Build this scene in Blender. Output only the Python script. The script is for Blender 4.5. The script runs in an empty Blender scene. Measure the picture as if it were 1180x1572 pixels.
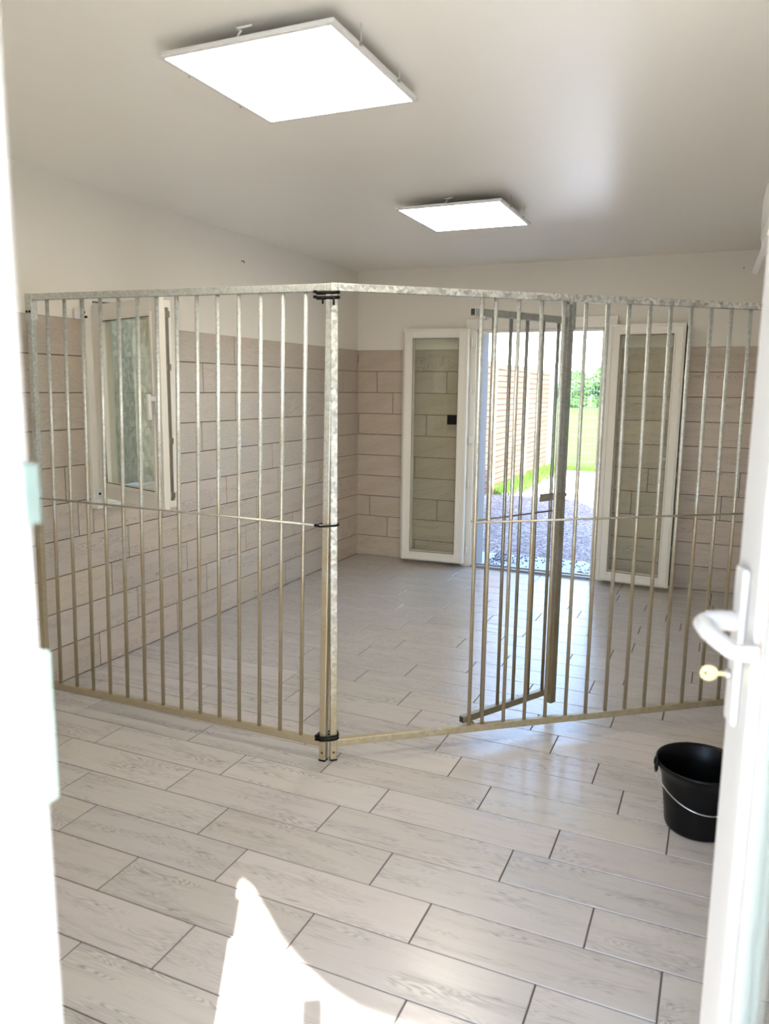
import bpy, bmesh, math, random
from mathutils import Vector, Matrix
random.seed(7)
S = bpy.context.scene
C = S.collection
PI = math.pi

# ------------------------------------------------------------------ camera
CAM = Vector((3.27936, -6.78724, 1.644212))
YAW, PITCH, ROLL, FPX = 0.413593, 0.160365, 0.011316, 1176.27
fw = Vector((-math.sin(YAW)*math.cos(PITCH), math.cos(YAW)*math.cos(PITCH), -math.sin(PITCH)))
rt = Vector((math.cos(YAW), math.sin(YAW), 0))
up = rt.cross(fw)
r2 = rt*math.cos(ROLL) + up*math.sin(ROLL)
u2 = -rt*math.sin(ROLL) + up*math.cos(ROLL)
cd = bpy.data.cameras.new('camera')
cam = bpy.data.objects.new('camera', cd); C.objects.link(cam)
M = Matrix.Identity(4)
for i in range(3):
    M[i][0], M[i][1], M[i][2], M[i][3] = r2[i], u2[i], -fw[i], CAM[i]
cam.matrix_world = M
cd.sensor_fit = 'VERTICAL'; cd.sensor_height = 36.0; cd.sensor_width = 27.02
cd.lens = FPX/1572*36
cd.clip_start = 0.02; cd.clip_end = 500
cd.dof.use_dof = True; cd.dof.focus_distance = 4.6; cd.dof.aperture_fstop = 3.0
S.camera = cam

# ------------------------------------------------------------------ sky, sun, exposure
SUN_EL = math.radians(41.8)
w = bpy.data.worlds.new('sky'); S.world = w; w.use_nodes = True
nt = w.node_tree; nt.nodes.clear()
sky = nt.nodes.new('ShaderNodeTexSky'); sky.sky_type = 'NISHITA'; sky.sun_disc = False
sky.sun_elevation = SUN_EL; sky.sun_rotation = math.radians(151.6)
sky.air_density = 1.0; sky.dust_density = 0.7; sky.ozone_density = 1.6
bg = nt.nodes.new('ShaderNodeBackground'); bg.inputs[1].default_value = 0.72
wo = nt.nodes.new('ShaderNodeOutputWorld')
nt.links.new(sky.outputs[0], bg.inputs[0]); nt.links.new(bg.outputs[0], wo.inputs[0])
sl = bpy.data.lights.new('sun', 'SUN'); sl.energy = 17.0; sl.angle = math.radians(0.6); sl.color = (1, 0.97, 0.92)
sun = bpy.data.objects.new('sun', sl); C.objects.link(sun)
sdir = Vector((-0.475*math.cos(SUN_EL), 0.88*math.cos(SUN_EL), -math.sin(SUN_EL)))
sun.rotation_euler = sdir.to_track_quat('-Z', 'Y').to_euler(); sun.location = (6, -12, 9)
S.view_settings.view_transform = 'Standard'; S.view_settings.look = 'None'
S.view_settings.gamma = 1.0; S.view_settings.exposure = 1.2
S.view_settings.use_curve_mapping = False
LAMP = 7.5

# ------------------------------------------------------------------ materials
def mat(name):
    m = bpy.data.materials.new(name); m.use_nodes = True
    n = m.node_tree.nodes; b = n['Principled BSDF']
    return m, n, m.node_tree.links, b
def simple(name, col, rough=.5, metal=0., spec=.5, coat=0., bump=0., bscale=60., var=0.):
    m, n, l, b = mat(name)
    b.inputs['Base Color'].default_value = (*col, 1); b.inputs['Roughness'].default_value = rough
    b.inputs['Metallic'].default_value = metal; b.inputs['Specular IOR Level'].default_value = spec
    b.inputs['Coat Weight'].default_value = coat
    tc = n.new('ShaderNodeTexCoord'); nz = n.new('ShaderNodeTexNoise')
    nz.inputs['Scale'].default_value = bscale; nz.inputs['Detail'].default_value = 4
    l.new(tc.outputs['Object'], nz.inputs['Vector'])
    if bump:
        bp = n.new('ShaderNodeBump'); bp.inputs['Strength'].default_value = bump; bp.inputs['Distance'].default_value = .004
        l.new(nz.outputs['Fac'], bp.inputs['Height']); l.new(bp.outputs['Normal'], b.inputs['Normal'])
    mx = n.new('ShaderNodeMix'); mx.data_type = 'RGBA'
    mx.inputs[6].default_value = (*[c*(1-var) for c in col], 1); mx.inputs[7].default_value = (*[min(1, c*(1+var)) for c in col], 1)
    l.new(nz.outputs['Fac'], mx.inputs[0]); l.new(mx.outputs[2], b.inputs['Base Color'])
    return m
def math_n(n, l, op, a, b=None):
    k = n.new('ShaderNodeMath'); k.operation = op
    for i, v in enumerate((a, b)):
        if v is None: continue
        if isinstance(v, (int, float)): k.inputs[i].default_value = v
        else: l.new(v, k.inputs[i])
    return k.outputs[0]
def wood_tile(name, cols, rough, grain=.16):
    m, n, l, b = mat(name)
    uv = n.new('ShaderNodeUVMap'); uv.uv_map = 'UVMap'
    at = n.new('ShaderNodeAttribute'); at.attribute_name = 'tile'
    sep = n.new('ShaderNodeSeparateColor'); l.new(at.outputs['Color'], sep.inputs[0])
    off = n.new('ShaderNodeVectorMath'); off.operation = 'SCALE'; off.inputs[3].default_value = 41.0
    l.new(at.outputs['Color'], off.inputs[0])
    def stretched(sx, sy):
        a = n.new('ShaderNodeVectorMath'); a.operation = 'MULTIPLY'; a.inputs[1].default_value = (sx, sy, 1)
        l.new(uv.outputs[0], a.inputs[0])
        c = n.new('ShaderNodeVectorMath'); c.operation = 'ADD'
        l.new(a.outputs[0], c.inputs[0]); l.new(off.outputs[0], c.inputs[1]); return c.outputs[0]
    n1 = n.new('ShaderNodeTexNoise'); n1.inputs['Scale'].default_value = 1; n1.inputs['Detail'].default_value = .8
    n1.inputs['Roughness'].default_value = .35; n1.inputs['Distortion'].default_value = .25
    l.new(stretched(2.2, 8), n1.inputs['Vector'])
    ring = math_n(n, l, 'SINE', math_n(n, l, 'MULTIPLY', n1.outputs['Fac'], 105))
    ring = math_n(n, l, 'ADD', math_n(n, l, 'MULTIPLY', ring, .5), .5)
    ring = math_n(n, l, 'POWER', ring, 2.2)
    n2 = n.new('ShaderNodeTexNoise'); n2.inputs['Scale'].default_value = 1; n2.inputs['Detail'].default_value = 3
    l.new(stretched(5, 150), n2.inputs['Vector'])
    n3 = n.new('ShaderNodeTexNoise'); n3.inputs['Scale'].default_value = 1; n3.inputs['Detail'].default_value = 2
    l.new(stretched(1.7, 3.5), n3.inputs['Vector'])
    msk = n.new('ShaderNodeMapRange'); msk.inputs[1].default_value = .44; msk.inputs[2].default_value = .62
    l.new(n3.outputs['Fac'], msk.inputs[0])
    g = math_n(n, l, 'ADD', math_n(n, l, 'MULTIPLY', math_n(n, l, 'MULTIPLY', ring, msk.outputs[0]), 1.0),
               math_n(n, l, 'MULTIPLY', n2.outputs['Fac'], .55))
    cr = n.new('ShaderNodeValToRGB'); cr.color_ramp.interpolation = 'LINEAR'
    e = cr.color_ramp.elements
    e[0].position = 0; e[0].color = (*cols[0], 1); e[1].position = 1; e[1].color = (*cols[-1], 1)
    for i in range(1, len(cols)-1):
        k = e.new(i/(len(cols)-1)); k.color = (*cols[i], 1)
    l.new(sep.outputs[0], cr.inputs[0])
    hs = n.new('ShaderNodeHueSaturation')
    l.new(cr.outputs[0], hs.inputs['Color'])
    v = math_n(n, l, 'SUBTRACT', 1.0+grain*.5, math_n(n, l, 'MULTIPLY', g, grain))
    v = math_n(n, l, 'MULTIPLY', v, math_n(n, l, 'ADD', .95, math_n(n, l, 'MULTIPLY', sep.outputs[1], .1)))
    v = math_n(n, l, 'MULTIPLY', v, math_n(n, l, 'ADD', .92, math_n(n, l, 'MULTIPLY', n3.outputs['Fac'], .16)))
    l.new(v, hs.inputs['Value']); l.new(hs.outputs[0], b.inputs['Base Color'])
    b.inputs['Roughness'].default_value = rough
    rr = math_n(n, l, 'ADD', rough-.05, math_n(n, l, 'MULTIPLY', n2.outputs['Fac'], .1)); l.new(rr, b.inputs['Roughness'])
    bp = n.new('ShaderNodeBump'); bp.inputs['Strength'].default_value = .12; bp.inputs['Distance'].default_value = .002
    l.new(g, bp.inputs['Height']); l.new(bp.outputs['Normal'], b.inputs['Normal'])
    return m
m_floor = wood_tile('floor_tile', [(.45,.418,.382), (.495,.463,.43), (.46,.435,.408), (.495,.452,.43), (.475,.452,.40)], .2, .42)
m_wtile = wood_tile('wall_tile', [(.49,.42,.335), (.53,.445,.37), (.50,.44,.375), (.515,.425,.36)], .4, .42)
m_grout = simple('grout', (.075,.05,.042), .9)
m_paint = simple('wall_paint', (.82,.78,.70), .6, bump=.05, bscale=180, var=.015)
m_ceil = simple('ceiling_paint', (.90,.865,.79), .33, spec=.6, bump=.04, bscale=5, var=.01)
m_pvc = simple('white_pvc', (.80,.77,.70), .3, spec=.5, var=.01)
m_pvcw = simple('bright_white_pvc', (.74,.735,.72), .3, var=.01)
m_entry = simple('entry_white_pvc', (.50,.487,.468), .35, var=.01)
m_gasket = simple('black_gasket', (.02,.02,.02), .6)
m_black = simple('black_rubber', (.0025,.0025,.003), .36, spec=.22, bump=.1, bscale=30, var=.2)
m_blackmat = simple('black_plastic', (.004,.004,.004), .55, spec=.15)
m_wire = simple('steel_wire', (.55,.55,.55), .3, metal=1)
m_steel = simple('dull_steel', (.40,.39,.36), .4, metal=1)
m_hinge = simple('zinc_hinge', (.20,.26,.24), .35, metal=.2, bump=.2, bscale=40, var=.15)
m_brass = simple('key_brass', (.62,.52,.28), .35, metal=.7, var=.1)
m_rust = simple('rust', (.12,.035,.02), .9, var=.4)
m_render = simple('roughcast_render', (.235,.225,.225), .95, bump=1.0, bscale=90, var=.25)
m_conc = simple('concrete', (.52,.52,.55), .9, bump=.4, bscale=40, var=.12)
m_slab = simple('pale_slab', (.60,.63,.68), .85, bump=.3, bscale=25, var=.1)
m_pebble = simple('dark_pebble', (.10,.085,.085), .8, var=.4)
m_alu = simple('threshold_aluminium', (.45,.45,.46), .35, metal=.8)
m_acw = simple('glossy_white_plastic', (.75,.76,.74), .15, var=.01)
m_acd = simple('grey_plastic', (.50,.47,.45), .4)
m_dark = simple('dark_opening', (.012,.010,.009), .8)
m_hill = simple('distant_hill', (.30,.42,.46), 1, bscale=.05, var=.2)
m_field = simple('grass_blades', (.07,.125,.025), .95, spec=.1, bscale=3, var=.45)
m_leaf = simple('leaves', (.06,.13,.035), .7, bscale=1.2, var=.5)
m_bark = simple('bark', (.12,.09,.06), .9, var=.3)
m_postw = simple('pale_timber', (.26,.19,.10), .8, bscale=20, var=.15)
m_greenwire = simple('green_coated_wire', (.14,.22,.19), .5, var=.1)

def galv(name, base, stain, z0, z1, metal=.55, sp_=(.86,1.15), vs=95):
    m, n, l, b = mat(name)
    tc = n.new('ShaderNodeTexCoord'); sx = n.new('ShaderNodeSeparateXYZ'); l.new(tc.outputs['Object'], sx.inputs[0])
    vo = n.new('ShaderNodeTexVoronoi'); vo.inputs['Scale'].default_value = vs; l.new(tc.outputs['Object'], vo.inputs['Vector'])
    nz = n.new('ShaderNodeTexNoise'); nz.inputs['Scale'].default_value = 7; nz.inputs['Detail'].default_value = 5
    l.new(tc.outputs['Object'], nz.inputs['Vector'])
    sp = n.new('ShaderNodeSeparateColor'); l.new(vo.outputs['Color'], sp.inputs[0])
    mx = n.new('ShaderNodeMix'); mx.data_type = 'RGBA'
    mx.inputs[6].default_value = (*[c*sp_[0] for c in base], 1); mx.inputs[7].default_value = (*[min(1, c*sp_[1]) for c in base], 1)
    l.new(sp.outputs[0], mx.inputs[0])
    mr = n.new('ShaderNodeMapRange'); mr.inputs[1].default_value = z1; mr.inputs[2].default_value = z0
    h = math_n(n, l, 'ADD', sx.outputs[2], math_n(n, l, 'MULTIPLY', math_n(n, l, 'SUBTRACT', nz.outputs['Fac'], .5), 1.6))
    l.new(h, mr.inputs[0])
    m2 = n.new('ShaderNodeMix'); m2.data_type = 'RGBA'; m2.inputs[7].default_value = (*stain, 1)
    l.new(mx.outputs[2], m2.inputs[6]); l.new(math_n(n, l, 'MULTIPLY', mr.outputs[0], .82), m2.inputs[0])
    l.new(m2.outputs[2], b.inputs['Base Color'])
    b.inputs['Metallic'].default_value = metal; b.inputs['Roughness'].default_value = .42
    bp = n.new('ShaderNodeBump'); bp.inputs['Strength'].default_value = .05; bp.inputs['Distance'].default_value = .001
    l.new(sp.outputs[1], bp.inputs['Height']); l.new(bp.outputs['Normal'], b.inputs['Normal'])
    return m
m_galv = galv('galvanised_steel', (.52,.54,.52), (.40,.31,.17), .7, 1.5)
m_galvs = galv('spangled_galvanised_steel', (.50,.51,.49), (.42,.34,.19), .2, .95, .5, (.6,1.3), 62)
m_galvg = galv('galvanised_steel_gate_backlit', (.30,.31,.30), (.26,.20,.10), .4, 1.3)  # same steel darkened; the gate's backlit shade is put into the colour

def glass(name, tint, base=.06):
    m = bpy.data.materials.new(name); m.use_nodes = True; n = m.node_tree.nodes; l = m.node_tree.links; n.clear()
    o = n.new('ShaderNodeOutputMaterial'); tr = n.new('ShaderNodeBsdfTransparent'); tr.inputs[0].default_value = (*tint, 1)
    gl = n.new('ShaderNodeBsdfGlossy'); gl.inputs['Roughness'].default_value = .01
    fr = n.new('ShaderNodeLayerWeight'); fr.inputs[0].default_value = .5
    mx = n.new('ShaderNodeMixShader'); 
    fa = math_n(n, l, 'ADD', math_n(n, l, 'MULTIPLY', math_n(n, l, 'POWER', fr.outputs['Facing'], 5), .7), base)
    l.new(fa, mx.inputs[0]); l.new(tr.outputs[0], mx.inputs[1]); l.new(gl.outputs[0], mx.inputs[2]); l.new(mx.outputs[0], o.inputs[0])
    return m
m_glass = glass('door_glass', (.93,.945,.915), .03)
m_glass2 = glass('window_glass', (.86,.87,.82), .08)
m_glass3 = glass('entry_glass', (.90,.94,.925))

def emit(name, col, s):
    m, n, l, b = mat(name)
    tc = n.new('ShaderNodeTexCoord'); nz = n.new('ShaderNodeTexNoise'); nz.inputs['Scale'].default_value = 3
    l.new(tc.outputs['Object'], nz.inputs['Vector'])
    mx = n.new('ShaderNodeMix'); mx.data_type = 'RGBA'; mx.inputs[6].default_value = (*col, 1)
    mx.inputs[7].default_value = (col[0], col[1]*.98, col[2]*.94, 1)
    l.new(nz.outputs['Fac'], mx.inputs[0])
    l.new(mx.outputs[2], b.inputs['Emission Color']); b.inputs['Emission Strength'].default_value = s
    b.inputs['Base Color'].default_value = (.8,.8,.75,1)
    return m
m_lamp = emit('lamp_diffuser', (1, .93, .80), LAMP)

def gravel_mat():
    m, n, l, b = mat('gravel_ground')
    tc = n.new('ShaderNodeTexCoord'); vo = n.new('ShaderNodeTexVoronoi'); vo.inputs['Scale'].default_value = 38
    l.new(tc.outputs['Object'], vo.inputs['Vector'])
    sp = n.new('ShaderNodeSeparateColor'); l.new(vo.outputs['Color'], sp.inputs[0])
    cr = n.new('ShaderNodeValToRGB'); e = cr.color_ramp.elements
    e[0].color = (.12,.09,.085,1); e[1].color = (.58,.51,.49,1); k = e.new(.35); k.color = (.26,.205,.20,1); k = e.new(.7); k.color = (.39,.32,.31,1)
    l.new(sp.outputs[0], cr.inputs[0]); l.new(cr.outputs[0], b.inputs['Base Color']); b.inputs['Roughness'].default_value = .9
    bp = n.new('ShaderNodeBump'); bp.inputs['Strength'].default_value = .8; bp.inputs['Distance'].default_value = .01; bp.invert = True
    l.new(vo.outputs['Distance'], bp.inputs['Height']); l.new(bp.outputs['Normal'], b.inputs['Normal'])
    return m
m_gravel = gravel_mat()
def slat_mat():
    m, n, l, b = mat('larch_boards')
    tc = n.new('ShaderNodeTexCoord'); mp = n.new('ShaderNodeMapping'); mp.inputs['Scale'].default_value = (1, 1.2, 30)
    l.new(tc.outputs['Object'], mp.inputs[0]); nz = n.new('ShaderNodeTexNoise'); nz.inputs['Scale'].default_value = 1; nz.inputs['Detail'].default_value = 3
    l.new(mp.outputs[0], nz.inputs['Vector'])
    cr = n.new('ShaderNodeValToRGB'); e = cr.color_ramp.elements; e[0].position = .3; e[1].position = .7
    e[0].color = (.10,.056,.033,1); e[1].color = (.19,.115,.07,1)
    l.new(nz.outputs['Fac'], cr.inputs[0]); l.new(cr.outputs[0], b.inputs['Base Color']); b.inputs['Roughness'].default_value = .8
    return m
m_slat = slat_mat()
def outwall():
    m, n, l, b = mat('chipboard_hoarding')
    tc = n.new('ShaderNodeTexCoord'); vo = n.new('ShaderNodeTexVoronoi'); vo.inputs['Scale'].default_value = 45; vo.inputs['Randomness'].default_value = 1
    mp = n.new('ShaderNodeMapping'); mp.inputs['Scale'].default_value = (1, 1, .5); mp.inputs['Rotation'].default_value = (.6, 0, 0)
    l.new(tc.outputs['Object'], mp.inputs[0]); l.new(mp.outputs[0], vo.inputs['Vector'])
    sp = n.new('ShaderNodeSeparateColor'); l.new(vo.outputs['Color'], sp.inputs[0])
    cr = n.new('ShaderNodeValToRGB'); e = cr.color_ramp.elements
    e[0].color = (.25,.205,.13,1); e[1].color = (.47,.40,.27,1); k = e.new(.5); k.color = (.32,.29,.20,1)
    l.new(sp.outputs[0], cr.inputs[0]); l.new(cr.outputs[0], b.inputs['Base Color']); b.inputs['Roughness'].default_value = .9
    return m
m_out = outwall()

# ------------------------------------------------------------------ mesh helper
class MB:
    def __init__(s): s.v=[]; s.f=[]; s.mi=[]; s.uv=[]; s.col=[]; s.sm=[]
    def face(s, idx, mi=0, uv=None, col=None, smooth=False):
        s.f.append(idx); s.mi.append(mi); s.uv.append(uv); s.col.append(col); s.sm.append(smooth)
    def box(s, a, b, mi=0, M=None):
        x0,y0,z0 = a; x1,y1,z1 = b; k=len(s.v)
        P=[(x0,y0,z0),(x1,y0,z0),(x1,y1,z0),(x0,y1,z0),(x0,y0,z1),(x1,y0,z1),(x1,y1,z1),(x0,y1,z1)]
        if M: P=[tuple(M@Vector(p)) for p in P]
        s.v += P
        for q in ((0,3,2,1),(4,5,6,7),(0,1,5,4),(1,2,6,5),(2,3,7,6),(3,0,4,7)): s.face([k+i for i in q], mi)
        return s
    def tube(s, pts, r, n=10, mi=0, cap=True, closed=False):
        pts=[Vector(p) for p in pts]; N=len(pts); k=len(s.v)
        rr = r if isinstance(r,(list,tuple)) else [r]*N
        for i,p in enumerate(pts):
            if closed: t=(pts[(i+1)%N]-pts[i-1]).normalized()
            else: t=(pts[min(i+1,N-1)]-pts[max(i-1,0)]).normalized()
            if i==0:
                a=Vector((0,0,1)) if abs(t.z)<.9 else Vector((1,0,0)); x=t.cross(a).normalized()
            else: x=(x-t*x.dot(t)).normalized()
            y=t.cross(x)
            for j in range(n):
                an=2*PI*j/n; s.v.append(tuple(p+(x*math.cos(an)+y*math.sin(an))*rr[i]))
        for i in range(N if closed else N-1):
            i2=(i+1)%N
            for j in range(n):
                s.face([k+i*n+j, k+i*n+(j+1)%n, k+i2*n+(j+1)%n, k+i2*n+j], mi, smooth=True)
        if cap and not closed:
            s.face([k+j for j in range(n)][::-1], mi); s.face([k+(N-1)*n+j for j in range(n)], mi)
        return s
    def lathe(s, prof, n=48, mi=0, c=(0,0,0)):
        k=len(s.v)
        for r,z in prof:
            for j in range(n):
                a=2*PI*j/n; s.v.append((c[0]+r*math.cos(a), c[1]+r*math.sin(a), c[2]+z))
        for i in range(len(prof)-1):
            for j in range(n):
                s.face([k+i*n+j,k+i*n+(j+1)%n,k+(i+1)*n+(j+1)%n,k+(i+1)*n+j], mi, smooth=True)
        s.face([k+j for j in range(n)][::-1], mi)
        s.face([k+(len(prof)-1)*n+j for j in range(n)], mi)
        return s
    def prism(s, poly, axis_vec, mi=0):
        k=len(s.v); n=len(poly); a=Vector(axis_vec)
        s.v += [tuple(p) for p in poly]; s.v += [tuple(Vector(p)+a) for p in poly]
        s.face(list(range(k,k+n))[::-1], mi); s.face(list(range(k+n,k+2*n)), mi)
        for i in range(n): s.face([k+i,k+(i+1)%n,k+n+(i+1)%n,k+n+i], mi)
        return s
    def build(s, name, mats, parent=None, bevel=0, M=None, kind=None, segs=2):
        me=bpy.data.meshes.new(name); me.from_pydata(s.v,[],s.f); 
        if not isinstance(mats,(list,tuple)): mats=[mats]
        for m in mats: me.materials.append(m)
        for p,mi,sm in zip(me.polygons,s.mi,s.sm): p.material_index=mi; p.use_smooth=sm
        if any(u is not None for u in s.uv):
            ul=me.uv_layers.new(name='UVMap'); ca=me.color_attributes.new('tile','FLOAT_COLOR','CORNER')
            for p,u,c in zip(me.polygons,s.uv,s.col):
                for q,li in enumerate(p.loop_indices):
                    if u: ul.data[li].uv=u[q]
                    if c: ca.data[li].color=(*c,1)
        me.validate(); me.update()
        bm=bmesh.new(); bm.from_mesh(me); bmesh.ops.recalc_face_normals(bm, faces=bm.faces); bm.to_mesh(me); bm.free()
        o=bpy.data.objects.new(name,me); C.objects.link(o)
        if parent: o.parent=parent
        if M: o.matrix_world=M
        if bevel:
            b=o.modifiers.new('bevel','BEVEL'); b.width=bevel; b.segments=segs; b.limit_method='ANGLE'; b.angle_limit=math.radians(40)
        if kind: o['kind']=kind
        return o
def tag(o, label=None, cat=None, group=None, kind=None):
    if label: o['label']=label
    if cat: o['category']=cat
    if group: o['group']=group
    if kind: o['kind']=kind
    return o
def empty(name, M=None, loc=None):
    o=bpy.data.objects.new(name,None); C.objects.link(o); o.empty_display_size=.1
    if M: o.matrix_world=M
    if loc: o.location=loc
    return o
def frameM(O,u,v):
    n=u.cross(v); m=Matrix.Identity(4)      # local x=u, y=-n?, z=v
    y=v.cross(u)
    for i in range(3): m[i][0],m[i][1],m[i][2],m[i][3]=u[i],y[i],v[i],O[i]
    return m

# ------------------------------------------------------------------ tiles
TL=.7053; GAP=.004
def sub_rect(r, h):
    x0,x1,y0,y1=r; a0,a1,b0,b1=h
    if a1<=x0 or a0>=x1 or b1<=y0 or b0>=y1: return [r]
    out=[]
    if a0>x0: out.append((x0,a0,y0,y1))
    if a1<x1: out.append((a1,x1,y0,y1))
    m0,m1=max(x0,a0),min(x1,a1)
    if b0>y0: out.append((m0,m1,y0,b0))
    if b1<y1: out.append((m0,m1,b1,y1))
    return out
def tiles(mb, O, U, V, N, rows, L, mi, holes=()):
    O,U,V,N=map(Vector,(O,U,V,N)); b=.0016; d=.0025
    for (v0,v1,off) in rows:
        x=off%TL-TL
        while x<L:
            a,c=max(0,x),min(L,x+TL); ru=random.random(); rc=(random.random(),random.random(),random.random())
            if c-a>.006:
                rs=[(a,c,v0,v1)]
                for h in holes: rs=[q for r in rs for q in sub_rect(r,h)]
                for (p,q,r,t) in rs:
                    if q-p<.008 or t-r<.008: continue
                    p+=GAP/2;q-=GAP/2;r+=GAP/2;t-=GAP/2; k=len(mb.v)
                    for (e,hh) in ((0,-d),(b,0)):
                        for (uu,vv) in ((p+e,r+e),(q-e,r+e),(q-e,t-e),(p+e,t-e)):
                            mb.v.append(tuple(O+U*uu+V*vv+N*hh))
                    def tu(uu,vv): return (uu-x, vv-v0)
                    cs=[(p,r),(q,r),(q,t),(p,t)]
                    mb.face([k+4,k+5,k+6,k+7],mi,[tu(*z) for z in cs],rc)
                    for i in range(4):
                        j=(i+1)%4
                        mb.face([k+i,k+j,k+4+j,k+4+i],mi,[tu(*cs[i]),tu(*cs[j]),tu(*cs[j]),tu(*cs[i])],rc)
            x+=TL

# floor --------------------------------------------------------------
offs={0:.468,1:.463,2:.488,3:.012,4:.176,5:.284,6:.025,7:.42,8:.027,9:.622,10:.398,11:.044,12:.594,13:.284,14:.056,15:.407,16:.545,
      17:.060,18:.189,19:.383,20:.004,21:.581,22:.191,23:.413,24:.092,25:.489,26:.227}
mb=MB(); y0=-.0628
rows=[(0,.0628,.3)]
for k in range(31):
    rows.append((.0628+.2*k, .0628+.2*(k+1), offs.get(k, random.random()*TL)))
mb.box((-.3,-6.46,-.12),(3.9,.05,-.0022),1)
tiles(mb,(0,0,0),(1,0,0),(0,-1,0),(0,0,1),rows,3.62,0)
mb.build('floor',[m_floor,m_grout],kind='structure')

# walls --------------------------------------------------------------
CZ=2.73
def wallrows(offl): return [(2.0-.2*(i+1), 2.0-.2*i, offl[i]) for i in range(10)]
WY0,WY1,WZ0,WZ1=-3.48,-2.74,.97,2.12
# left wall, u = distance from back corner towards camera
mb=MB()
H=(0,)
for (a,b,c,d) in sub_rect((0,6.46,-.1,CZ+.1),(-WY1,-WY0,WZ0,WZ1)):
    mb.box((-.32,-b,c),(-.006,-a,d),1)
lo=[.066,.399,.07,.371,.561,.641,.324,.170,.381,.048]   # measured as y mod TL ; u=-y
mb.box((-.0055,-6.2,0),(-.0023,WY0,1.999),2); mb.box((-.0055,WY1,0),(-.0023,0,1.999),2); mb.box((-.0055,WY0,0),(-.0023,WY1,WZ0),2)
tiles(mb,(0,0,0),(0,-1,0),(0,0,1),(1,0,0),wallrows([(-o)%TL for o in lo]),6.2,0,[(-WY1,-WY0,WZ0,WZ1)])
mb.build('wall_left',[m_wtile,m_paint,m_grout],kind='structure')
# back wall
DX0,DX1,DZ=1.13,2.38,2.235
mb=MB()
for (a,b,c,d) in sub_rect((-.32,3.9,-.1,5.0),(DX0,DX1,-.2,DZ)):
    mb.box((a,.006,c),(b,.40,d),1)
mb.box((0,.0023,0),(DX0,.0055,1.999),2); mb.box((DX1,.0023,0),(3.55,.0055,1.999),2)
bo=[.5,.208,.374,.014,.55,.609,.485,.138,.33,.62]
tiles(mb,(0,0,0),(1,0,0),(0,0,1),(0,-1,0),wallrows(bo),DX1,0,[(DX0,DX1+.1,-.1,DZ)])
br_=[.10,.05,.12,.02,.08,.609,.485,.1,.04,.12]
tiles(mb,(DX1,0,0),(1,0,0),(0,0,1),(0,-1,0),wallrows([(o-DX1)%TL for o in br_]),3.55-DX1,0)
mb.build('wall_back',[m_wtile,m_paint,m_grout],kind='structure')
# right wall (slightly out of square)
RX0,RX1=3.50,3.63
ru=Vector((RX1-RX0,-6.2,0)); RL=ru.length; ru.normalize(); rn=Vector((ru.y,-ru.x,0))  # pointing to room (-x)
if rn.x>0: rn=-rn
mb=MB()
P0=Vector((RX0,0,0))
def rp(u,n,z): return tuple(P0+ru*u+rn*n+Vector((0,0,z)))
def rbox(u0,u1,n0,n1,z0,z1,mi):
    k=len(mb.v); mb.v += [rp(u0,n0,z0),rp(u1,n0,z0),rp(u1,n1,z0),rp(u0,n1,z0),rp(u0,n0,z1),rp(u1,n0,z1),rp(u1,n1,z1),rp(u0,n1,z1)]
    for q in ((0,3,2,1),(4,5,6,7),(0,1,5,4),(1,2,6,5),(2,3,7,6),(3,0,4,7)): mb.face([k+i for i in q], mi)
rbox(-.1,RL+.02,-.3,-.006,-.1,CZ+.1,1); rbox(0,RL,-.0055,-.0023,0,1.999,2)
tiles(mb,P0,ru,(0,0,1),rn,wallrows([random.random()*TL for _ in range(10)]),RL,0)
mb.build('wall_right',[m_wtile,m_paint,m_grout],kind='structure')
# front wall with the entry doorway
FX0,FX1,FZ=2.58,3.59,2.20
mb=MB()
for (a,b,c,d) in sub_rect((-.32,5.2,-.1,3.1),(FX0,FX1,-.2,FZ)):
    mb.box((a,-6.46,c),(b,-6.2,d),0)
mb.build('wall_front',[m_paint],kind='structure')
MB().box((-.32,-6.46,CZ),(3.9,.4,4.98)).build('ceiling',[m_ceil],kind='structure')  # upper block is unseen, raised to shade the passage outside the window

# ------------------------------------------------------------------ back double door (door_1)
d1=empty('door_1'); d1['kind']='structure'
mb=MB()
fy0,fy1=-.045,.05
mb.box((1.10,fy0,0.0),(1.20,fy1,2.165)); mb.box((2.315,fy0,0.0),(2.412,fy1,2.165)); mb.box((1.10,fy0,2.165),(2.412,fy1,2.262))
mb.box((1.20,-.012,.02),(1.225,fy1-.01,2.165)); mb.box((2.29,-.012,.02),(2.315,fy1-.01,2.165)); mb.box((1.20,-.012,2.14),(2.315,fy1-.01,2.165))
mb.build('door_frame',[m_pvc],d1,bevel=.004)
mb=MB().box((1.20,-.05,0.0),(2.315,.06,.02)).box((1.20,.0,.02),(2.315,.018,.032)); mb.build('threshold',[m_alu],d1,bevel=.002)
mb=MB().box((1.15,.06,2.22),(2.36,.40,2.235)).box((1.13,.06,-.05),(1.19,.39,2.235),0); mb.build('outer_reveal',[m_render],d1)
def ring(mb, x0,x1,z0,z1,y0,y1,wd,mi=0,wb=None):
    wb=wb or wd
    mb.box((x0,y0,z0),(x0+wd,y1,z1),mi); mb.box((x1-wd,y0,z0),(x1,y1,z1),mi)
    mb.box((x0+wd,y0,z0),(x1-wd,y1,z0+wb),mi); mb.box((x0+wd,y0,z1-wb),(x1-wd,y1,z1),mi)
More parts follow.
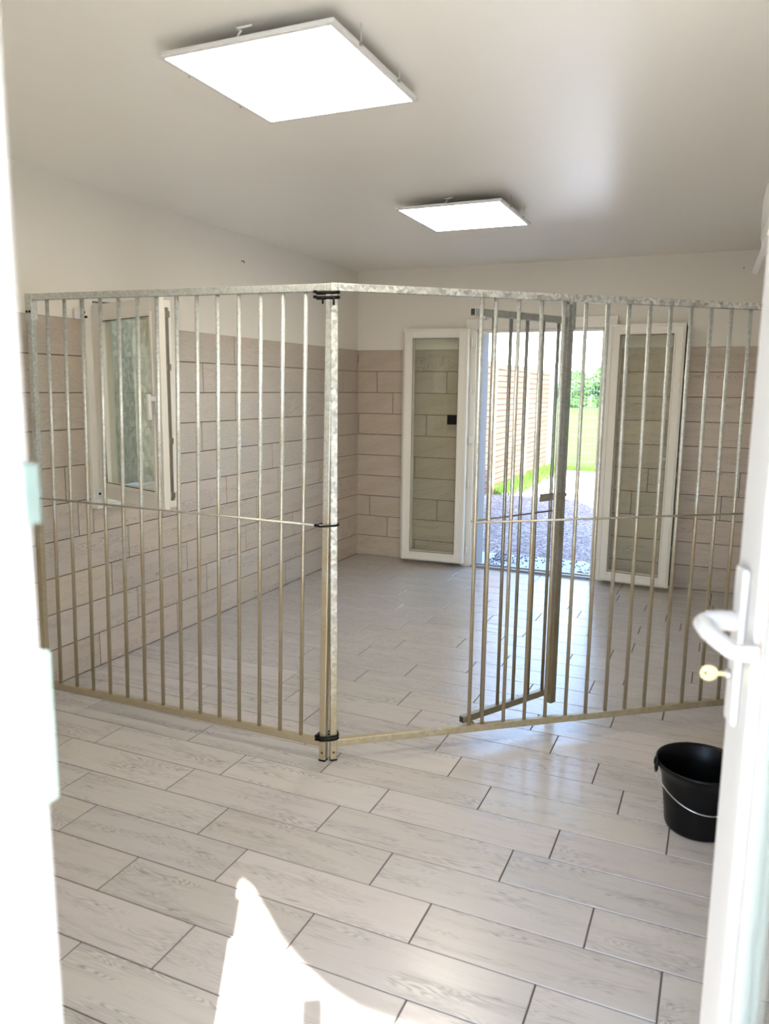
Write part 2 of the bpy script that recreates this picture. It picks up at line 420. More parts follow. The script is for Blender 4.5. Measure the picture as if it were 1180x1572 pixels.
def leaf(hx,hy,ang,wd,plate,handle,sgn):
    # local x from hinge outwards, local -y faces the room
    Mx=Matrix.Translation((hx,hy,0))@Matrix.Rotation(ang,4,'Z')
    x0,x1=(0,wd) if sgn>0 else (-wd,0)
    def W(m): return Mx
    mb=MB(); ring(mb,x0,x1,.04,2.175,-.035,.035,.088,0)
    # raised rebate steps
    ring(mb,x0+.012,x1-.012,.05,2.165,-.042,-.035,.012)
    ring(mb,x0+.072,x1-.072,.105,2.108,-.041,-.035,.013)
    lf=mb.build('door_leaf',[m_pvc],d1,bevel=.004,M=Mx)
    g=MB().box((x0+.085,-.004,.115),(x1-.085,.004,2.10)).build('glass_pane',[m_glass],lf,M=Mx)
    gk=MB(); ring(gk,x0+.084,x1-.084,.123,2.092,-.0375,-.0345,.0045); gk.build('gasket',[m_gasket],lf,M=Mx)
    fe=x1 if sgn>0 else x0
    ed=MB(); 
    e0,e1=(fe-.002,fe+.0015)
    q=sorted((fe,fe+.024*sgn)); MB().box((q[0],.006,.05),(q[1],.035,2.165)).build('rebate_edge',[m_pvc],lf,M=Mx,bevel=.002)
    q=sorted((fe,fe+.009*sgn)); MB().box((q[0],-.012,.06),(q[1],.0055,2.155)).build('seal',[m_gasket],lf,M=Mx)
    ed.box((e0,-.008,.2),(e1,.010,2.0)); 
    for z in (.35,.95,1.12,1.75): ed.box((fe-.001,-.012,z),(fe+.006,.014,z+.05))
    ed.build('locking_strip',[m_steel],lf,M=Mx)
    if plate:
        px0 = x1-.088-.09-.006 if sgn<0 else x1-.09
        q=MB().box((px0,-.012,1.322),(px0+.088,-.0045,1.410)).build('square_plate',[m_blackmat],lf,M=Mx,bevel=.003)
        q['label']='matt black square plate on the glass'
    if handle:
        hxp=fe-.045*sgn
        q=MB().box((hxp-.014,.035,1.02),(hxp+.014,.046,1.17)).box((hxp-.10 if sgn>0 else hxp,.06,1.085),(hxp if sgn>0 else hxp+.1,.075,1.105)).box((hxp-.01,.045,1.085),(hxp+.01,.075,1.105))
        q.build('handle',[m_pvcw],lf,M=Mx,bevel=.003)
    return lf
leaf(1.150,-.100,math.radians(4.0),.60,True,False,-1)
leaf(2.375,-.150,math.radians(-5.0),.585,False,True,1)
for z in (.12,.75,1.15,1.62,2.02):
    MB().tube([(1.163,-.065,z),(1.163,-.065,z+.07)],.009,10).box((1.160,-.06,z+.01),(1.185,-.045,z+.06)).build('hinge',[m_pvc],d1,bevel=.001)
for z in (.12,.75,1.15,1.62,2.02):
    MB().tube([(2.352,-.075,z),(2.352,-.075,z+.07)],.009,10).box((2.330,-.07,z+.01),(2.356,-.045,z+.06)).build('hinge',[m_pvc],d1,bevel=.001)

# ------------------------------------------------------------------ left window (window_1)
w1=empty('window_1'); w1['kind']='structure'
mb=MB()
def yring(mb,y0,y1,z0,z1,x0,x1,wd,mi=0):
    mb.box((x0,y0,z0),(x1,y0+wd,z1),mi); mb.box((x0,y1-wd,z0),(x1,y1,z1),mi)
    mb.box((x0,y0+wd,z0),(x1,y1-wd,z0+wd),mi); mb.box((x0,y0+wd,z1-wd),(x1,y1-wd,z1),mi)
yring(mb,WY0-.01,WY1+.01,WZ0-.01,WZ1+.01,-.05,.022,.058)
yring(mb,WY0+.048,WY1-.048,WZ0+.048,WZ1-.048,-.05,-.02,.018)
mb.build('window_frame',[m_pvc],w1,bevel=.003)
MB().box((-.012,WY0-.005,WZ0-.028),(.042,WY0+.20,WZ0-.008)).build('window_sill',[m_pvcw],w1,bevel=.004)
MB().box((-.36,WY0-.02,WZ0-.04),(-.05,WY1+.02,WZ0+.02)).build('outer_sill',[m_slab],w1)
HX,HY=.030,-3.430
MB().box((-.31,WY1-.012,WZ0),(-.052,WY1,WZ1)).build('reveal_dimming_sheet',[m_out],w1)  # sheet added over the reveal to tone down its brightness, with chipboard pattern
AN=math.radians(110); su=Vector((math.sin(AN),math.cos(AN),0))
Ms=frameM(Vector((HX,HY,0)),su,Vector((0,0,1)))   # local x along the sash, local z up, local y = z cross x
ss=.715; z0,z1=1.008,2.078
# decide which local y sign faces the camera
yl=Vector((Ms[0][1],Ms[1][1],0)); sg = 1 if yl.dot(CAM-Vector((HX,HY,0)))>0 else -1
def sbox(mb,x0,x1,a,b,c,d,mi=0):
    p,q=sorted((sg*a,sg*b)); mb.box((x0,p,c),(x1,q,d),mi)
def sring(mb,x0,x1,c,d,a,b,wd,mi=0):
    sbox(mb,x0,x0+wd,a,b,c,d,mi); sbox(mb,x1-wd,x1,a,b,c,d,mi); sbox(mb,x0+wd,x1-wd,a,b,c,c+wd,mi); sbox(mb,x0+wd,x1-wd,a,b,d-wd,d,mi)
mb=MB(); sring(mb,0,ss,z0,z1,-.012,.018,.088); sring(mb,.012,ss-.014,z0+.014,z1-.014,-.058,-.012,.070); sring(mb,.070,ss-.070,z0+.07,z1-.07,.018,.023,.02)
sash=mb.build('window_sash',[m_pvc],w1,bevel=.003,M=Ms)
mb=MB(); sbox(mb,.08,ss-.08,-.022,-.016,z0+.08,z1-.08); mb.build('glass_pane',[m_glass2],sash,M=Ms)
mb=MB(); sring(mb,.087,ss-.087,z0+.087,z1-.087,.0135,.0165,.006); mb.build('gasket',[m_gasket],sash,M=Ms)
mb=MB(); sbox(mb,ss-.014,ss-.0115,-.042,-.024,z0+.05,z1-.05)
for zz in (1.07,1.35,1.72,1.98): sbox(mb,ss-.013,ss-.004,-.046,-.026,zz,zz+.03)
mb.build('locking_strip',[m_steel],sash,M=Ms)
mb=MB(); sbox(mb,ss-.062,ss-.034,.018,.030,1.50,1.60); sbox(mb,ss-.056,ss-.040,.028,.060,1.565,1.59); sbox(mb,ss-.060,ss-.036,.052,.070,1.47,1.60)
q=mb.build('handle',[m_pvcw],sash,M=Ms,bevel=.004); q['label']='white turn handle on the free edge'
mb=MB().box((.0,WY0-.075,1.995),(.022,WY0-.012,2.055)).tube([(.02,WY0-.03,2.035),(.035,WY0-.03,2.035)],.012,12); mb.build('hinge',[m_pvcw],w1,bevel=.006)
MB().tube([(.034,WY0-.03,2.035),(.037,WY0-.03,2.035)],.007,12).tube([(.02,WY0-.045,2.008),(.036,WY0-.01,2.012)],.006,8).build('hinge_pin',[m_blackmat],w1)
mb=MB().box((.022,WY0+.0,WZ0+.03),(.036,WY0+.05,WZ0+.085)); mb.build('hinge',[m_pvcw],w1,bevel=.004)
MB().tube([(.034,WY0+.02,WZ0+.058),(.039,WY0+.02,WZ0+.058)],.007,12).build('hinge_pin',[m_blackmat],w1)
# stay arm at the top
MB().tube([(.02,WY0+.05,2.098),(.17,WY0+.13,2.09),(.30,-3.52,2.083)],.005,6).build('window_stay',[m_steel],w1)
# what stands outside that window
hb=MB().box((-1.36,-4.5,-.05),(-1.3,.5,2.75)).build('hoarding',[m_out]); tag(hb,'chipboard hoarding seen through the glass of the side window','hoarding')

# ------------------------------------------------------------------ entry door (door_2)
d2=empty('door_2'); d2['kind']='structure'
mb=MB()
mb.box((2.555,-6.275,0),(2.608,-6.195,2.23)); mb.box((3.565,-6.275,0),(3.62,-6.195,2.23)); mb.box((2.608,-6.275,2.165),(3.565,-6.195,2.23))
mb.box((2.608,-6.285,0),(2.680,-6.262,2.165))
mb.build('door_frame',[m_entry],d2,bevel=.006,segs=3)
mb=MB().box((2.608,-6.270,0.0),(3.565,-6.20,.018)); mb.build('threshold',[m_alu],d2,bevel=.002)
for (a,b) in ((1.235,1.388),(1.515,1.571)):
    mb=MB().box((2.680,-6.284,a),(2.697,-6.264,b)).box((2.676,-6.2615,a+.02),(2.690,-6.258,b-.02)).box((2.650,-6.2625,a+.01),(2.678,-6.2575,b-.01))
    q=mb.build('strike_plate',[m_hinge],d2,bevel=.004); q['label']='worn zinc strike plate on the left jamb'
Hh=Vector((3.560,-6.185,0)); Ee=Vector((3.322,-5.300,0)); lu=(Ee-Hh); LW=lu.length; lu.normalize()
Ml=frameM(Hh,lu,Vector((0,0,1)))
yl=Vector((Ml[0][1],Ml[1][1],0)); sgl=1 if yl.x<0 else -1      # outward (left) face
def lbox(mb,x0,x1,a,b,c,d,mi=0):
    p,q=sorted((sgl*a,sgl*b)); mb.box((x0,p,c),(x1,q,d),mi)
def lring(mb,x0,x1,c,d,a,b,wd,mi=0):
    lbox(mb,x0,x0+wd,a,b,c,d,mi); lbox(mb,x1-wd,x1,a,b,c,d,mi); lbox(mb,x0+wd,x1-wd,a,b,c,c+wd,mi); lbox(mb,x0+wd,x1-wd,a,b,d-wd,d,mi)
mb=MB(); lring(mb,0,LW,.03,2.15,-.065,0,.13); lring(mb,.10,LW-.10,.13,2.05,-.012,.009,.045)
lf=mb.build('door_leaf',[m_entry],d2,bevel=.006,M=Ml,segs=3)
mb=MB(); lbox(mb,.13,LW-.13,-.036,-.028,.16,2.02); mb.build('glass_pane',[m_glass3],lf,M=Ml)
mb=MB(); lring(mb,.144,LW-.144,.174,2.006,-.004,.0,.008); mb.build('gasket',[simple('beige_gasket',(.42,.35,.30),.6)],lf,M=Ml)
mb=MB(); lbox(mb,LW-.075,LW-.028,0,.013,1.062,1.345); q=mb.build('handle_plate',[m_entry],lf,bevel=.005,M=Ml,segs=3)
mb=MB()
xc=LW-.050
yv=sgl
lev=[(xc,yv*.012,1.247),(xc,yv*.036,1.248),(xc-.001,yv*.056,1.246),(xc-.008,yv*.068,1.243),(xc-.04,yv*.066,1.238),(xc-.075,yv*.055,1.232),(xc-.100,yv*.044,1.226),(xc-.106,yv*.030,1.224)]
mb.tube(lev,[.018,.018,.018,.017,.016,.015,.014,.012],14)
lbox(mb,xc-.112,xc-.098,.004,.040,1.212,1.238)
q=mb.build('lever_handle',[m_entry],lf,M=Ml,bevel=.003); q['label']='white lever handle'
mb=MB(); mb.tube([(xc,yv*.010,1.150),(xc,yv*.022,1.150)],.009,16); mb.build('lock_cylinder',[m_steel],lf,M=Ml)
mb=MB(); mb.box((xc-.0012,min(yv*.018,yv*.036),1.146),(xc+.0012,max(yv*.018,yv*.036),1.154))
kc=Vector((xc,yv*.049,1.150))
ringp=[(xc-.0014, kc.y+.0155*math.cos(t), kc.z+.0145*math.sin(t)) for t in [2*PI*i/20 for i in range(20)]]
mb.prism(ringp,(.0028,0,0))
key=mb.build('key',[m_brass],M=Ml,bevel=.0006); tag(key,'round headed brass key in the lock below the white lever handle','key')
hp=MB().tube([(xc-.0020,kc.y+yv*.006,kc.z),(xc+.0020,kc.y+yv*.006,kc.z)],.0028,10).build('key_hole',[m_dark],key); hp.matrix_world=Ml
for z in (.25,1.05,1.85):
    mb=MB().tube([(0.0,sgl*.010,z),(0.0,sgl*.010,z+.1)],.011,12); mb.build('hinge',[m_entry],lf,M=Ml)

# ------------------------------------------------------------------ kennel panels
uL=Vector((.9997,.0238,-.0098)); vL=Vector((.0093,.0175,.9998)); uL.normalize(); vL=(vL-uL*vL.dot(uL)).normalized()
uR=Vector((.7836,.6212,-.0016)); vR=Vector((.0004,.0021,1.)); uR.normalize(); vR=(vR-uR*vR.dot(uR)).normalized()
ML=frameM(Vector((1.7535,-3.9603,.001)),uL,vL); MR=frameM(Vector((1.7902,-3.9364,.001)),uR,vR)
T=.0148
def panel(name,Mx,u_end,bars,ztop,zbot,barspan,rodspan,rodz,label,rod_side,spangle=False):
    root=empty(name,Mx); tag(root,label,'fence panel','barred fence panels')
    def part(nm,mb,**k):
        return mb.build(nm,[m_galvs if (spangle and nm!='bar' and nm!='cross_rod') else m_galv],root,M=Mx,**k)
    for i,c in enumerate((0,u_end)):
        mb=MB().box((c-T,-T,0.002),(c+T,T,ztop),0)
        post=part('post',mb,bevel=.003)
        sy=rod_side*(T+.0004)
        MB().tube([(c,sy,.040),(c,sy*1.03,.040)],.0055,12).build('rust_spot',[m_rust],post,M=Mx)
        cap=MB().box((c-T-.0008,-T-.0008,0),(c+T+.0008,T+.0008,.008)).build('foot_cap',[m_blackmat],post,M=Mx)
    lo,hi=sorted((0,u_end))
    part('top_rail',MB().box((lo+T,-T,2.030),(hi-T,T,2.0605)),bevel=.003)
    part('bottom_rail',MB().box((lo+T,-T,.066),(hi-T,T,.098)),bevel=.003)
    for u in bars:
        part('bar',MB().tube([(u,0,.096),(u,0,2.032)],.0088,14))
    r0,r1=rodspan
    part('cross_rod',MB().tube([(r0,rod_side*.0115,rodz),(r1,rod_side*.0115,rodz)],.005,8))
    return root
# y local = v x u : check which side the camera is on
def camside(Mx):
    y=Vector((Mx[0][1],Mx[1][1],Mx[2][1])); return 1 if y.dot(CAM-Mx.translation)>0 else -1
sL,sR=camside(ML),camside(MR)
barsL=[-1.5231+.1084*i for i in range(14)]
barsR=[.6004+.0425]+[.6004+.1074*i for i in range(1,15)]
pl=panel('barred_fence',ML,-1.625,barsL,2.061,.067,None,(-1.61,-.0148),1.061,'galvanised barred fence left of the corner joint, standing in front of the side window',sL)
pr=panel('barred_fence',MR,2.165,barsR,2.061,.067,None,(.640,2.15),1.057,'galvanised barred fence right of the corner joint, with a doorway gap beside its post',sR,True)
# left end wall bracket
br=MB().box((-1.645,-.02*1,1.93),(-1.605,.02,2.06)).build('corner_plate',[m_galv],pl,M=ML,bevel=.002)
MB().tube([(-1.633,sL*.0195,1.975),(-1.633,sL*.023,1.975)],.006,10).tube([(-1.615,sL*.0195,1.975),(-1.615,sL*.023,1.975)],.006,10).build('bolt',[m_dark],pl,M=ML)
# gate, hinged on the first bar
gp=Vector((2.2625,-3.553,.0)); ge=Vector((2.566,-3.004,.0)); gu=(ge-gp).normalized(); GL=(ge-gp).length
MG=frameM(gp,gu,Vector((0,0,1))); sG=camside(MG)
gt=empty('kennel_gate',MG); tag(gt,'galvanised barred gate swung open behind the right panel','gate')
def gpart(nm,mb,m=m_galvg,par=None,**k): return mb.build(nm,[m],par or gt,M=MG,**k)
def hollow(mb,x0,x1,y0,y1,z0,z1):
    mb.box((x0,y0,z0),(x1,y1,z1))
gpart('top_rail',MB().box((0.0,-.014,1.955),(GL-.018,.014,1.986)),bevel=.002)
gpart('bottom_rail',MB().box((0.0,-.014,.108),(GL-.018,.014,.140)),bevel=.002)
for zz in (1.9705,.124):
    q=gpart('rail_end',MB().box((-.0012,-.0118,zz-.0125),(.0005,.0118,zz+.0125)),m=m_dark)  # black plate stands for the shade inside the open tube
gpart('stile',MB().box((GL-.02,-.018,.055),(GL+.018,.018,2.045)),bevel=.002)
gpart('corner_plate',MB().box((GL+.002,-.024,1.93),(GL+.022,-.016,2.062)).box((GL+.002,.016,1.93),(GL+.022,.024,2.062)),bevel=.001)
for u in (.128,.235,.342,.449,.556): gpart('bar',MB().tube([(u,0,.138),(u,0,1.957)],.0085,12))
gpart('cross_rod',MB().tube([(.015,sG*.0115,1.062),(GL-.018,sG*.0115,1.062)],.0045,8))
lt=gpart('latch',MB().box((GL-.16,sG*.010-.003,1.113),(GL-.01,sG*.010+.003,1.150)).tube([(GL-.03,0,1.132),(GL+.038,0,1.132)],.010,10),bevel=.001)
lt['label']='rusty brown latch bolt'
# hinge eyes joining gate and first bar
for zz in (1.9705,.124):
    gpart('hinge_eye',MB().tube([(.047,.021*sG,zz-.032),(.047,.021*sG,zz-.017)],.012,12))

# cable ties
def tie(z,w,h,label,M0=None,grp=None,tails=()):
    c=Vector((1.7722,-3.9480,0)); ex=Vector((1,0,0)); ey=Vector((0,1,0))
    # loop around both posts, rounded rectangle
    pts=[]; a,b=.043,.026; dirx=Vector((.80,.60,0)); 
    ax=(Vector((1.7902,-3.9364,0))-Vector((1.7535,-3.9603,0))).normalized(); ay=Vector((-ax.y,ax.x,0))
    n=28
    for i in range(n):
        t=2*PI*i/n; cx=math.copysign(abs(math.cos(t))**.5,math.cos(t))*a; cy=math.copysign(abs(math.sin(t))**.5,math.sin(t))*b
        p=c+ax*cx+ay*cy; pts.append((p.x,p.y,z+.003*math.sin(t+1)))
    mb=MB().tube(pts,h,8,closed=True)
    o=mb.build('cable_tie',[m_blackmat]); tag(o,label,'cable tie',grp)
    k=c-ax*.042
    hd=MB().box((k.x-.009,k.y-.022,z-.005),(k.x+.004,k.y-.008,z+.006)).build('tie_head',[m_blackmat],o,bevel=.001)
    for (tx,ln) in tails:
        p=c+ax*tx-ay*.031
        MB().tube([(p.x,p.y,z),(p.x,p.y-.004,z-.010),(p.x,p.y-.003,z-ln)],.0045,8).build('tie_tail',[m_blackmat],o)
    return o
tie(2.023,.05,.0068,'upper black cable tie of the pair around the corner posts just under the top rails',grp='cable ties around the corner posts')
tie(2.003,.05,.0068,'lower black cable tie of the top pair on the corner posts, with two short tails',grp='cable ties around the corner posts',tails=((-.022,.028),(.022,.032)))
tie(1.068,.05,.0046,'thin black tie around the corner posts halfway up, at the cross rods',grp='cable ties around the corner posts')
tie(.121,.05,.0052,'upper black cable tie of the pair near the foot of the corner posts',grp='cable ties around the corner posts')
tie(.107,.05,.0052,'lower black cable tie of the pair near the foot of the corner posts',grp='cable ties around the corner posts')

# ------------------------------------------------------------------ bucket
bx,by=3.2985,-3.8143
rootb=empty('bucket',loc=(bx,by,0)); tag(rootb,'black rubber bucket with wire handle on the floor beside the entry door','bucket')
prof=[(0,.004),(.108,.004),(.113,.0),(.117,.004),(.120,.012),(.1215,.02),(.124,.05),(.133,.13),(.141,.19),(.145,.205),(.150,.222),(.158,.236),(.1635,.246),(.1665,.256),(.1650,.261),(.1615,.261),(.157,.250),(.150,.236),(.142,.215),(.137,.19),(.129,.13),(.119,.05),(.114,.016),(.06,.014),(0,.014)]
b=MB().lathe(prof[1:-1],56).build('bucket_body',[m_black],rootb)
er=math.radians(198)
for s in (0,PI):
    a=er+s; cx,cy=.168*math.cos(a),.168*math.sin(a); tx,ty=-math.sin(a),math.cos(a)
    pts=[(cx+tx*.016*math.cos(t),cy+ty*.016*math.cos(t),.243+.026*math.sin(t)) for t in [2*PI*i/16 for i in range(16)]]
    MB().tube(pts,.005,8,closed=True).build('handle_eye',[m_black],rootb)
pts=[]
fx,fy=math.cos(er-PI/2+0),math.sin(er-PI/2)
ax_,ay_=math.cos(er),math.sin(er)
perp=Vector((-ay_,ax_,0)); 
if perp.dot(CAM-Vector((bx,by,0)))<0: perp=-perp
for i in range(25):
    t=PI*i/24
    # bail hanging down against the front of the bucket
    al=.176*math.cos(t); dn=math.sin(t)
    zz=.243-.118*dn
    rad=.128+(zz/.26)*.036+.006
    fwd=math.sqrt(max(0,rad*rad-min(al*al,rad*rad)))*1.0
    fwd=max(fwd, 0)
    pts.append((ax_*al+perp.x*fwd, ay_*al+perp.y*fwd, zz))
MB().tube(pts,.0024,8).build('bucket_handle',[m_wire],rootb)

# ------------------------------------------------------------------ ceiling lights
def light_panel(cx,cy,wx,wy,zb,label):
    r=empty('ceiling_light',loc=(cx,cy,zb)); tag(r,label,'ceiling light','square light panels on the ceiling')
    hx,hy=wx/2,wy/2
    MB().box((-hx+.02,-hy+.02,-.0005),(hx-.02,hy-.02,.004)).build('diffuser',[m_lamp],r)
    mb=MB()
    for (a,b) in (((-hx,-hy,0),(-hx+.02,hy,.014)),((hx-.02,-hy,0),(hx,hy,.014)),((-hx+.02,-hy,0),(hx-.02,-hy+.02,.014)),((-hx+.02,hy-.02,0),(hx-.02,hy,.014))): mb.box(a,b)
    mb.box((-hx+.02,-hy+.02,.006),(hx-.02,hy-.02,.013))
    mb.build('frame',[m_pvcw],r,bevel=.002)
    for (x,y) in ((-hx-.004,-.16),(-hx-.004,.14),(hx+.004,-.16),(hx+.004,.14)):
        w_=MB().tube([(x,y,.006),(x,y,CZ-zb)],.0014,6).build('suspension_wire',[m_pvcw],r)
        MB().tube([(x-.004,y,.006),(x+.004,y,.006)],.005,10).build('screw',[m_steel],r)
    MB().tube([(-.02,-hy+.01,.014),(.005,-hy-.002,.026),(-.012,-hy-.004,.034),(.03,-hy+.02,.046)],.0035,8).build('power_cable',[m_pvcw],r)
    MB().box((-.12,-.08,.014),(.12,.08,CZ-zb-.001)).build('mounting_block',[m_acd],r)
def sc(x,y,z=2.665):
    k=(CAM.z-z)/(CAM.z-2.7); return (CAM.x+(x-CAM.x)*k, CAM.y+(y-CAM.y)*k)
for (x0,x1,ya,yb,lab) in ((1.497,2.147,-4.618,-3.932,'large square lit ceiling panel nearer the entrance, top of the photo'),(1.375,2.034,-2.347,-1.644,'square lit ceiling panel further back, near the back door')):
    a=sc(x0,ya); b_=sc(x1,yb); light_panel((a[0]+b_[0])/2,(a[1]+b_[1])/2,b_[0]-a[0],b_[1]-a[1],2.665,lab)

# ------------------------------------------------------------------ air conditioner on the right wall
MA=frameM(Vector((P0+ru*3.50+rn*0)),ru,Vector((0,0,1)))
sa=1 if Vector((MA[0][1],MA[1][1],0)).dot(rn)>0 else -1
ac=empty('air_conditioner',MA); tag(ac,'white wall mounted air conditioner high on the right wall','air conditioner')
prof=[(0,2.405),(.178,2.405),(.203,2.398),(.217,2.382),(.223,2.35),(.225,2.27),(.221,2.205),(.209,2.160),(.183,2.135),(.13,2.122),(0,2.12)]
mb=MB().prism([(0,sa*a,z) for a,z in prof],(.80,0,0)); mb.build('body',[m_acw],ac,M=MA,bevel=.006,segs=3)
fp=[(.205,2.158),(.214,2.160),(.242,2.085),(.225,2.072)]
mb=MB().prism([(.02,sa*a,z) for a,z in fp],(.76,0,0)); mb.build('air_flap',[m_acd],ac,M=MA,bevel=.002)
mb=MB().box((.03,min(sa*.1,sa*.185),2.118),(.77,max(sa*.1,sa*.185),2.135)); mb.build('outlet',[m_dark],ac,M=MA)

# small marks and fixings
MB().box((-8,-6.46,-.1),(-.33,.4,-.05)).build('side_path',[m_conc],kind='structure')
tag(MB().tube([(-.006,-1.93,2.54),(.014,-1.93,2.54),(.018,-1.93,2.525)],.003,6).build('wall_hook',[m_blackmat]),'small dark hook high on the left painted wall','hook')
tag(MB().tube([(3.33,.006,2.60),(3.33,-.004,2.60)],.008,12).build('screw_cap',[m_acd]),'small grey screw cap high on the back wall near its right end','screw cap')
tag(MB().tube([(.005,-.012,1.96),(.02,-.03,1.95),(.018,-.028,1.90),(.008,-.014,1.885)],.006,8).build('corner_hook',[m_steel]),'small metal hook in the back left corner at the top of the tiles','hook')

# ------------------------------------------------------------------ outside, behind the building
def plane(name,x0,x1,y0_,y1_,z,m,kind='structure',th=.1):
    return MB().box((x0,y0_,z-th),(x1,y1_,z)).build(name,[m],kind=kind)
g=plane('gravel_ground',-8,9,.4,5.35,-.055,m_gravel)
plane('door_slab',1.0,2.5,.06,.86,-.045,m_slab)
plane('concrete_terrace',-.1,9,5.35,9.7,-.052,m_conc)
m_lawn=simple('lawn',(.075,.135,.03),.95,spec=.05,bump=.5,bscale=14,var=.35)
mb=MB(); k=0
NX,NY=30,40
for j in range(NY+1):
    yy=5.35+ (j/NY)**2*150
    for i in range(NX+1):
        xx=-90+i*6.0
        mb.v.append((xx,yy,-.075+.02*math.sin(xx*.7)+.0*yy))
for j in range(NY):
    for i in range(NX):
        a=j*(NX+1)+i; mb.face([a,a+1,a+NX+2,a+NX+1],0,smooth=True)
mb.build('lawn_ground',[m_lawn],kind='structure')
# grass blades along the gravel edge and fence foot
mb=MB(); rg=random.Random(3)
def blade(x,y,h,z=-.07):
    a=rg.random()*PI*2; wv=.004+rg.random()*.004; k=len(mb.v); lx,ly=rg.uniform(-.5,.5)*h,rg.uniform(-.5,.5)*h
    mb.v += [(x-wv*math.cos(a),y-wv*math.sin(a),z),(x+wv*math.cos(a),y+wv*math.sin(a),z),(x+lx,y+ly,z+h)]
    mb.face([k,k+1,k+2],0)
for _ in range(5200):
    x=rg.uniform(-.16,.06) if rg.random()<.6 else rg.uniform(-.16,.30); y=rg.uniform(5.3,9.8)
    blade(x,y,rg.uniform(.05,.22))
for _ in range(5000):
    blade(rg.uniform(-1.2,3),9.7+abs(rg.gauss(0,.5)),rg.uniform(.03,.10))
tag(mb.build('grass',[m_field]),'rough green grass growing along the foot of the wooden fence','grass',kind='stuff')
# pebbles on the door slab
mb=MB(); rg=random.Random(5)
def pebble(x,y,z,r):
    k=len(mb.v); V8=[(1,0,0),(.3,.9,0),(-.8,.5,0),(-.8,-.6,0),(.3,-.9,0),(0,0,.7),(0,0,-.5)]
    a=rg.random()*6.28; s=[rg.uniform(.7,1.3) for _ in range(3)]
    for (p,q,t) in V8: mb.v.append((x+r*s[0]*(p*math.cos(a)-q*math.sin(a)),y+r*s[1]*(p*math.sin(a)+q*math.cos(a)),z+r*s[2]*t))
    for i in range(5): j=(i+1)%5; mb.face([k+i,k+j,k+5],0); mb.face([k+j,k+i,k+6],0)
for _ in range(420):
    q=rg.random()
    if q<.45: x=1.22+abs(rg.gauss(0,.16)); y=rg.uniform(.10,.84)
    elif q<.65: x=2.3-abs(rg.gauss(0,.14)); y=rg.uniform(.08,.7)
    else: x=rg.uniform(1.2,2.35); y=.84-abs(rg.gauss(0,.22))
    if .07<y<.86 and 1.2<x<2.45: pebble(x,y,-.040,rg.uniform(.006,.013))
for _ in range(6000):
    x=rg.uniform(.2,2.9); y=rg.uniform(.88,5.3)
    pebble(x,y,-.052,rg.uniform(.006,.014))
mb.mi=[(0 if i<420*10 else (1 if (i//10)%3 else 2)) for i in range(len(mb.f))]
tag(mb.build('gravel_stones',[m_pebble,simple('mauve_stone',(.36,.29,.29),.9,var=.3),simple('pale_stone',(.50,.46,.44),.9,var=.2)]),'loose gravel stones scattered on the slab and yard behind the back door','gravel',kind='stuff')
# wooden screen fence
fn=empty('wooden_fence',loc=(-.13,5.0,-.06)); tag(fn,'warm brown slatted timber fence seen through the back door','fence')
def bayz(y): return 2.14 if y<7.6 else 2.09
for i,(ya,yb) in enumerate(((1.0,3.05),(3.17,5.22),(5.34,7.4),(7.52,9.45))):
    mb=MB(); nz=22; top=2.16-.02*i
    for k in range(nz):
        za=.05+k*(top-.05)/nz; zb_=za+(top-.05)/nz-.012
        Mx=Matrix.Translation((0,0,(za+zb_)/2))@Matrix.Rotation(math.radians(0),4,'Y')
        mb.box((-.012,ya-5.0,-(zb_-za)/2),(.010+.006*(k%2),yb-5.0,(zb_-za)/2),0,Mx)
    mb.box((-.022,ya-5.0,.05),(-.012,yb-5.0,top))
    mb.build('slat_panel',[m_slat],fn)
for y in (.94,3.11,5.28,7.46,9.50):
    MB().box((-.035,y-5.0-.045,0),(.045,y-5.0+.045,2.20-.01*y)).build('post',[m_postw],fn,bevel=.004)
# green rigid mesh fence beyond
mf=empty('mesh_fence',loc=(-.34,11.0,-.06)); tag(mf,'tall green wire mesh fence with a dark post beyond the wooden fence','fence')
for x in (0,2.5,5.0):
    MB().box((x-.03,-.03,0),(x+.03,.03,2.30)).build('post',[m_greenwire],mf)
mb=MB()
for x0_ in (.03,2.53):
    for z in [.1+.2*i for i in range(11)]: mb.tube([(x0_,0,z),(x0_+2.44,0,z)],.0035,5)
    for i in range(40): mb.tube([(x0_+i*.0625,0,.05),(x0_+i*.0625,0,2.15)],.0018,4,cap=False)
mb.build('wire_panel',[m_greenwire],mf)
# second short run of mesh going back from the post
mb=MB()
for z in [.1+.2*i for i in range(11)]: mb.tube([(0,-1.35,z),(0,0,z)],.003,5)
for i in range(21): mb.tube([(0,-1.35+i*.0625,.05),(0,-1.35+i*.0625,2.15)],.0018,4,cap=False)
mb.build('wire_panel',[m_greenwire],mf)
tag(MB().box((-1.68,16.9,-.07),(-1.56,17.0,1.15)).build('fence_post',[m_postw],bevel=.01),'low pale wooden post standing alone in the meadow behind the mesh fence','post')
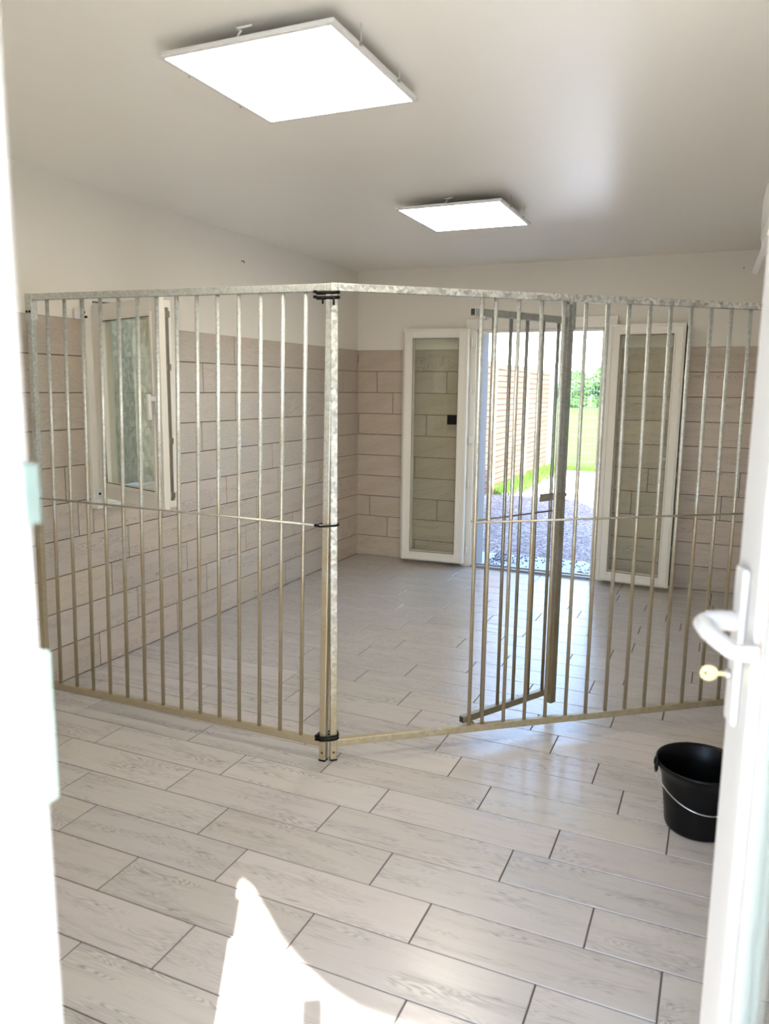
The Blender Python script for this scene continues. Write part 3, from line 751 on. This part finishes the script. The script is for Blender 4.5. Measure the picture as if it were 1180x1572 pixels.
# hedge shrubs at the far end of the meadow
rg=random.Random(11)
def shrub(x,y,h,r,label):
    root=empty('shrub',loc=(x,y,-.08)); tag(root,label,'shrub','shrubs at the far end of the meadow')
    mb=MB()
    for _ in range(3600):
        t=rg.random()*2*PI; ph=math.acos(rg.uniform(-1,1)); rad=r*(1+.25*math.sin(3*t+x)+.2*math.sin(5*ph+y))*rg.uniform(.75,1.02)
        c=Vector((rad*math.sin(ph)*math.cos(t), rad*math.sin(ph)*math.sin(t)*.7, max(.05,h*.5+h*.5*math.cos(ph)*rg.uniform(.8,1.05))))
        s=rg.uniform(.10,.2); a=Vector((rg.uniform(-1,1),rg.uniform(-1,1),rg.uniform(-1,1))).normalized(); b_=a.orthogonal().normalized()
        k=len(mb.v); mb.v += [tuple(c-a*s),tuple(c+b_*s*.6),tuple(c+a*s),tuple(c-b_*s*.6)]; mb.face([k,k+1,k+2,k+3],0)
    mb.build('foliage',[m_leaf],root)
    mb=MB()
    for i in range(5):
        a=i*1.25; mb.tube([(0,0,0),(.3*r*math.cos(a),.3*r*math.sin(a),h*.45),(.6*r*math.cos(a),.6*r*math.sin(a),h*.8)],[.08,.05,.02],6)
    mb.build('stem',[m_bark],root)
ye=70
for (px,h,r,lab) in ((-13.2,2.9,1.5,'low yellow green shrub at the far end of the meadow, left of the taller ones'),(-10.2,3.6,1.5,'rounded shrub in the middle of the far hedge row'),(-7.3,4.2,1.5,'tallest bushy shrub of the far hedge, seen left of the right door leaf'),(-4.4,3.9,1.5,'far shrub mostly hidden behind the right door leaf'),(-16.2,3.0,1.5,'far shrub seen between the open gate and the mesh fence post')):
    shrub(px,ye,h,r,lab)
# distant hills
mb=MB(); N=60
for i in range(N+1):
    x=-260+i*7.0; hh=7.5+2.2*math.sin(i*.21)+1.2*math.sin(i*.53+1)
    mb.v += [(x,235,-3),(x,250,hh),(x,300,-3)]
for i in range(N):
    a=i*3; mb.face([a,a+3,a+4,a+1],0,smooth=True); mb.face([a+1,a+4,a+5,a+2],0,smooth=True)
mb.build('hill_ridge',[m_hill],kind='structure')

# ------------------------------------------------------------------ outside, in front of the entrance
plane('entrance_terrace',-6,12,-20,-6.46,-.03,simple('pale_concrete',(.70,.68,.64),.85,bump=.3,bscale=30,var=.04))
mb=MB()
cv=[(1.60,-4.70),(1.80,-4.79),(1.921,-4.828),(1.953,-4.84),(2.034,-4.903),(2.176,-5.015),(2.305,-5.085),(2.411,-5.129),(2.501,-5.149),(2.594,-5.150),(2.72,-5.135),(3.0,-5.06),(3.4,-4.95)]
ZC=2.45; hh=ZC/.893
edge=[(x+.475*hh,y-.88*hh,ZC) for x,y in cv]
poly=[(2.30,-6.46,ZC),(2.30,edge[0][1]+.10,ZC)]+edge+[(4.95,-6.46,ZC)]
mb.prism(poly,(0,0,.03))
can=mb.build('added_shade_canopy',[m_acd]); tag(can,'unseen grey canopy added above the entrance, its curved edge shaping the sun patch','canopy')  # canopy added out of view; its edge is curved to bound the sun patch
gp_=MB().box((-.033,-.02,-.03),(.033,.02,1.90)).build('added_shadow_post',[m_pvcw],M=Matrix.Translation((3.385,-7.047,0))@Matrix.Rotation(math.radians(28.3),4,'Z')); tag(gp_,'unseen slim white post added in front of the entrance for its shadow','post')  # post added out of view; its shadow stands in for the photographer's phone
